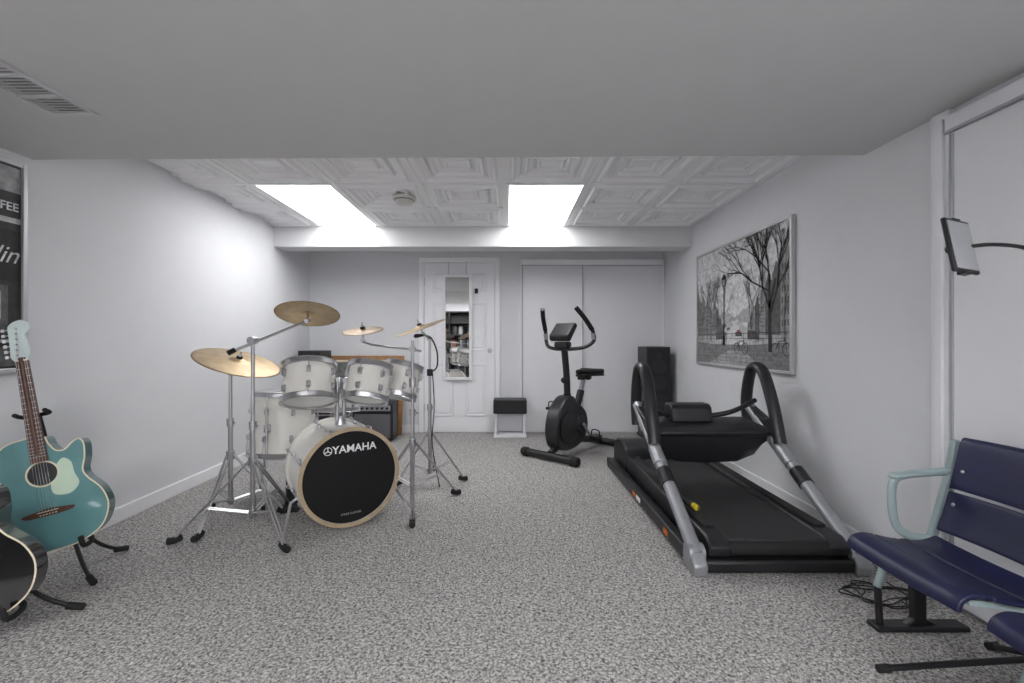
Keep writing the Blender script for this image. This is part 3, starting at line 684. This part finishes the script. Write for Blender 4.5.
# ---------------------------------------------------------------- treadmill
start('treadmill', (1.29, 3.0, 0))
XA, XB = .93, 1.635
box2('deck_frame', (XA+.09, 2.16, .06), (XB-.09, 3.86, .13), M_black, .01)
box2('running_belt', (1.05, 2.13, .132), (1.515, 3.62, .160), M_belt, .01)
lathe('rear_roller', [(0, -.235), (.034, -.235), (.034, .235), (0, .235)], (1.2825, 2.14, .115), (1, 0, 0), M_rubber, 24)
for nm, a, b in (('left', XA+.02, 1.052), ('right', 1.513, XB-.02)):
    prism('side_rail_'+nm, [(2.12, .08), (2.10, .13), (2.16, .165), (3.7, .185), (3.92, .17), (3.94, .06), (2.2, .055)], a, b, M_blacks, 'YZ', bevel=.012)
    box2('foot_rail_'+nm, (a+.03, 2.25, .17), (b-.02, 3.55, .182), M_rubber, .003)
prism('motor_hood', [(3.55, .15), (3.60, .24), (3.72, .28), (3.88, .265), (3.97, .20), (3.98, .05), (3.55, .05)], XA+.01, XB-.01, M_blacks, 'YZ', bevel=.02)
for nm, x in (('left', XA-.03), ('right', XB+.03)):
    box2('base_rail_'+nm, (x-.03, 2.14, .02), (x+.03, 3.9, .085), M_black, .012)
    prism('end_cap_'+nm, [(2.09, .0), (2.08, .05), (2.13, .105), (2.22, .11), (2.22, .0)], x-.034, x+.034, M_steel, 'YZ', bevel=.01)
    lathe('transport_wheel', [(0, -.02), (.04, -.02), (.04, .02), (0, .02)], (x, 3.92, .04), (1, 0, 0), M_rubber, 24)
    tube('upright_tube_'+nm, [(x, 2.13, .08), (x, 3.10, .655)], .034, M_steel, False, 20)
    lathe('upright_joint', [(0, -.038), (.042, -.038), (.042, .038), (0, .038)], (x, 2.16, .085), (1, 0, 0), M_steel, 24)
    tube('upright_sleeve_'+nm, [(x, 2.50, .299), (x, 2.59, .353)], .040, M_black, False, 20)
    tube('upright_upper_'+nm, [(x, 2.63, .376), (x, 2.98, .584)], .039, M_steel, False, 20)
    lp = [(x, 2.74, .47), (x, 2.81, .68), (x, 2.90, .86), (x, 2.975, .925), (x, 3.06, .91), (x, 3.11, .80), (x, 3.13, .66), (x, 3.10, .52)]
    tube('handrail_'+nm, lp, .030, M_blacks, seg=14, flat=1.3)
    prism('handrail_gusset_'+nm, [(2.72, .46), (2.80, .62), (2.87, .60), (3.05, .66), (3.15, .70), (3.14, .56), (2.97, .54)], x-.026, x+.026, M_blacks, 'YZ', bevel=.01)
box2('cross_brace', (XA-.03, 2.62, .02), (XB+.03, 2.68, .05), M_black, .01)
box2('rear_cross_lip', (XA, 2.10, .01), (XB, 2.19, .07), M_black, .015)
xa, xb = XA-.03, XB+.03
# console: flat upper tray with a shallow shell under it that narrows to the sides
prism('console_tray', [(2.80, .50), (2.79, .53), (2.84, .555), (3.12, .575), (3.14, .545), (3.05, .50)], xa+.02, xb-.02, M_blacks, 'YZ', bevel=.012)
sh = []
fsx = []
xs = [xa+.03, xa+.09, xa+.20, (xa+xb)/2, xb-.20, xb-.09, xb-.03]
dep = [.07, .15, .20, .21, .20, .15, .07]
for x, d in zip(xs, dep):
    sh += [(x, 2.81, .51), (x, 2.82, .51-d*.5), (x, 2.87, .51-d*.9), (x, 2.95, .51-d), (x, 3.03, .51-d*.7), (x, 3.07, .51)]
for i in range(6):
    for k in range(6): fsx.append((i*6+k, i*6+(k+1) % 6, (i+1)*6+(k+1) % 6, (i+1)*6+k))
fsx += [tuple(range(6))[::-1], tuple(range(36, 42))]
ob = mesh('console_shell', sh, fsx, M_blacks, smooth=True, auto=True)
prism('display', [(2.94, .56), (2.96, .66), (2.99, .68), (3.08, .68), (3.11, .56)], 1.08, 1.35, M_black, 'YZ', bevel=.015)
box('display_screen', (1.215, 2.948, .615), (.2, .004, .07), M_blacks, rot=(-11, 0, 0))
tube('heart_rate_bar', [(1.36, 3.0, .60), (1.45, 2.96, .625), (1.55, 2.98, .655), (XB+.03, 3.02, .70)], .016, M_black)
tube('heart_rate_bar_left', [(1.07, 3.0, .60), (1.02, 2.98, .63), (XA-.02, 3.02, .68)], .016, M_black)
rod('lift_cylinder', (.985, 2.80, .220), (1.02, 2.42, .20), .014, M_black)
rod('lift_cylinder_band', (.992, 2.72, .216), (.998, 2.66, .213), .0150, M_yel)
rod('lift_cylinder_tip', (1.017, 2.455, .202), (1.021, 2.42, .200), .0155, M_yel)
box2('sticker', (XA-.0615, 3.05, .035), (XA-.0595, 3.12, .065), M_org); box2('sticker', (XA-.0615, 2.44, .035), (XA-.0595, 2.5, .065), M_org)
box2('sticker_white', (XA-.0615, 2.94, .035), (XA-.0595, 3.03, .065), M_white)
text('upright_label', 'TREADMILL', .034, Matrix.Translation((XA-.03-.0395, 2.80, .477)) @ Matrix(((0, 0, -1, 0), (-.86, -.51, 0, 0), (-.51, .86, 0, 0), (0, 0, 0, 1))), M_black)

# ---------------------------------------------------------------- stadium seats
DX, DY, DZ = .125, .12, -.06
def stanchion(y):
    tube('arm_loop', [(1.555, y, .66), (1.48, y, .655), (1.39, y, .645), (1.352, y, .62), (1.345, y, .55), (1.36, y, .46), (1.41, y, .415), (1.50, y, .40)], .0100, M_castteal, flat=1.6)
    prism('arm_cap', [(1.34, .635), (1.35, .652), (1.56, .672), (1.56, .655), (1.37, .638)], y-.020, y+.020, M_castteal, 'XZ', bevel=.005)
    prism('back_upright', [(1.47, .36), (1.50, .36), (1.585, .66), (1.60, .78), (1.575, .78), (1.555, .66)], y-.012, y+.012, M_castteal, 'XZ', bevel=.005)
    tube('front_strut', [(1.37, y, .40), (1.315, y, .30), (1.29, y, .22)], .014, M_castteal, False)
    tube('front_strut_lower', [(1.29, y, .23), (1.30, y, .07)], .012, M_black, False)
    prism('leg', [(1.38, .40), (1.50, .40), (1.47, .34), (1.47, .10), (1.53, .07), (1.38, .07), (1.42, .10), (1.41, .33)], y-.013, y+.013, M_black, 'XZ', bevel=.006)
    box2('foot', (1.27, y-.03, .06), (1.62, y+.03, .080), M_black, .006)
def seat(y0, y1, extra):
    start('stadium_seat', (1.38+DX, (y0+y1)/2+DY, 0), Matrix.Translation((DX, DY, DZ)))
    n = 10
    def curved(nm, prof, th, bow, m):
        vs = []; fs = []
        prof3 = catmull([(p[0], p[1], 0) for p in prof], 4); k = len(prof3)
        for j in range(n+1):
            t = j/n; y = y0+.012+(y1-y0-.024)*t; b = 4*t*(1-t)
            for p in prof3: vs.append((p.x+bow[0]*b, y, p.y+bow[1]*b))
        for j in range(n):
            for i in range(k-1): fs.append((j*k+i, j*k+i+1, (j+1)*k+i+1, (j+1)*k+i))
        ob = mesh(nm, vs, fs, m, smooth=True)
        so = ob.modifiers.new('thick', 'SOLIDIFY'); so.thickness = th; so.offset = 0
        bv = ob.modifiers.new('bev', 'BEVEL'); bv.width = .005; bv.segments = 2; bv.limit_method = 'ANGLE'
        return ob
    curved('seat_pan', [(1.145, .395), (1.155, .425), (1.19, .44), (1.235, .435)], .016, (0, -.008), M_navy)
    curved('seat_pan_middle', [(1.241, .433), (1.30, .42), (1.355, .412)], .016, (0, -.012), M_navy)
    curved('seat_pan_rear', [(1.362, .411), (1.42, .412), (1.475, .43)], .016, (0, -.008), M_navy)
    curved('back_slat_lower', [(1.478, .455), (1.502, .52), (1.526, .600)], .016, (.018, 0), M_navy)
    curved('back_slat_upper', [(1.530, .610), (1.552, .70), (1.572, .78), (1.585, .79)], .016, (.018, 0), M_navy)
    for z, x in ((.56, 1.505), (.68, 1.54)):
        for yy in (y0+.045, y1-.045): lathe('rivet', [(0, 0), (.007, 0), (.005, .003), (0, .004)], (x, yy, z), (-1, 0, .25), M_steel, 12)
    rod('pivot_rod', (1.44, y0, .39), (1.44, y1, .39), .012, M_castteal)
    for s in (y0+.05, y1-.05):
        prism('seat_hinge', [(1.20, .415), (1.44, .40), (1.46, .37), (1.42, .37), (1.2, .40)], s-.01, s+.01, M_castteal, 'XZ')
    for y in extra: stanchion(y)
seat(1.13, 1.57, [1.60, 1.105]); seat(.64, 1.08, [.615])
start('tablet_floor_stand', (1.80, 1.5, 0))
rod('pole', (1.80, 1.49, .02), (1.80, 1.49, 1.30), .011, M_black)
tube('gooseneck', [(1.80, 1.49, 1.28), (1.79, 1.49, 1.36), (1.72, 1.49, 1.405), (1.62, 1.50, 1.42), (1.545, 1.52, 1.415)], .0065, M_black)
for f in ((1.24, 1.49), (1.72, 1.60), (1.82, 1.15)):
    tube('leg', [(1.80, 1.49, .05), ((f[0]+1.80)/2, (f[1]+1.49)/2, .032), (f[0], f[1], .014)], .010, M_black)
    rod('foot_cap', (f[0]+.025, f[1], .015), (f[0]-.012, f[1], .013), .013, M_rubber)
F = Matrix.Translation((1.515, 1.505, 1.415)) @ Euler((math.radians(-12), math.radians(4), math.radians(17))).to_matrix().to_4x4()
box('tablet_case', (0, 0, 0), (.125, .014, .19), M_black, bevel=.005); box('tablet_glass', (0, -.0078, 0), (.108, .002, .168), M_tablet)
box('clamp_top', (0, .004, .094), (.04, .024, .010), M_black, bevel=.003); box('clamp_bottom', (0, .004, -.094), (.04, .024, .010), M_black, bevel=.003)
lathe('ball_joint', [(0, 0), (.018, .0), (.02, .015), (.012, .03), (0, .03)], (.0, .006, 0), (0, 1, 0), M_black, 16)
start('power_cable', (1.66, 2.0, 0))
pts = [(1.72, 2.04, .006)]
for i in range(46):
    an = i*.55; r = .10+.03*math.sin(i*1.7); pts.append((1.60+r*1.2*math.cos(an)+.02*math.sin(i), 1.92+r*.75*math.sin(an), .006+.0006*i))
tube('cable', pts, .003, M_black, seg=6)
# ---------------------------------------------------------------- dark shelving added out of view to darken the door mirror's reflection
start('added_dark_bookcase', (-1.5, -2.6, 0))
box2('back_panel', (-2.3, -2.78, 0), (-.5, -2.76, 1.95), G[.015])
for x in (-2.3, -1.7, -1.1, -.53): box2('upright', (x, -2.76, 0), (x+.03, -2.45, 1.95), G[.015])
for z in (.05, .45, .85, 1.25, 1.6, 1.93): box2('shelf', (-2.3, -2.76, z), (-.5, -2.45, z+.025), G[.015])
for z in (.075, .475, .875, 1.275):
    x = -2.25
    while x < -.65:
        w = random.uniform(.025, .06); h = random.uniform(.2, .3)
        if random.random() < .75 and not any(abs(x+w/2-u-.015) < .05 for u in (-1.7, -1.1)):
            box2('book', (x, -2.74, z), (x+w, -2.55, z+h), random.choice([G[.05], G[.015], M_brown, G[.18]]))
        x += w+.004

# ---------------------------------------------------------------- camera and world
top()
cam = bpy.data.cameras.new('camera'); cam.sensor_width = 36; cam.lens = 36*450/1024; cam.shift_x = 5/1024; cam.shift_y = -1/1024; cam.clip_start = .05
co = bpy.data.objects.new('camera', cam); co.location = (0, 0, 1.1); co.rotation_euler = (math.radians(90), 0, 0)
scene.collection.objects.link(co); scene.camera = co
w = bpy.data.worlds.new('world'); w.use_nodes = True; w.node_tree.nodes['Background'].inputs[0].default_value = (.8, .85, 1, 1); w.node_tree.nodes['Background'].inputs[1].default_value = .3
scene.world = w
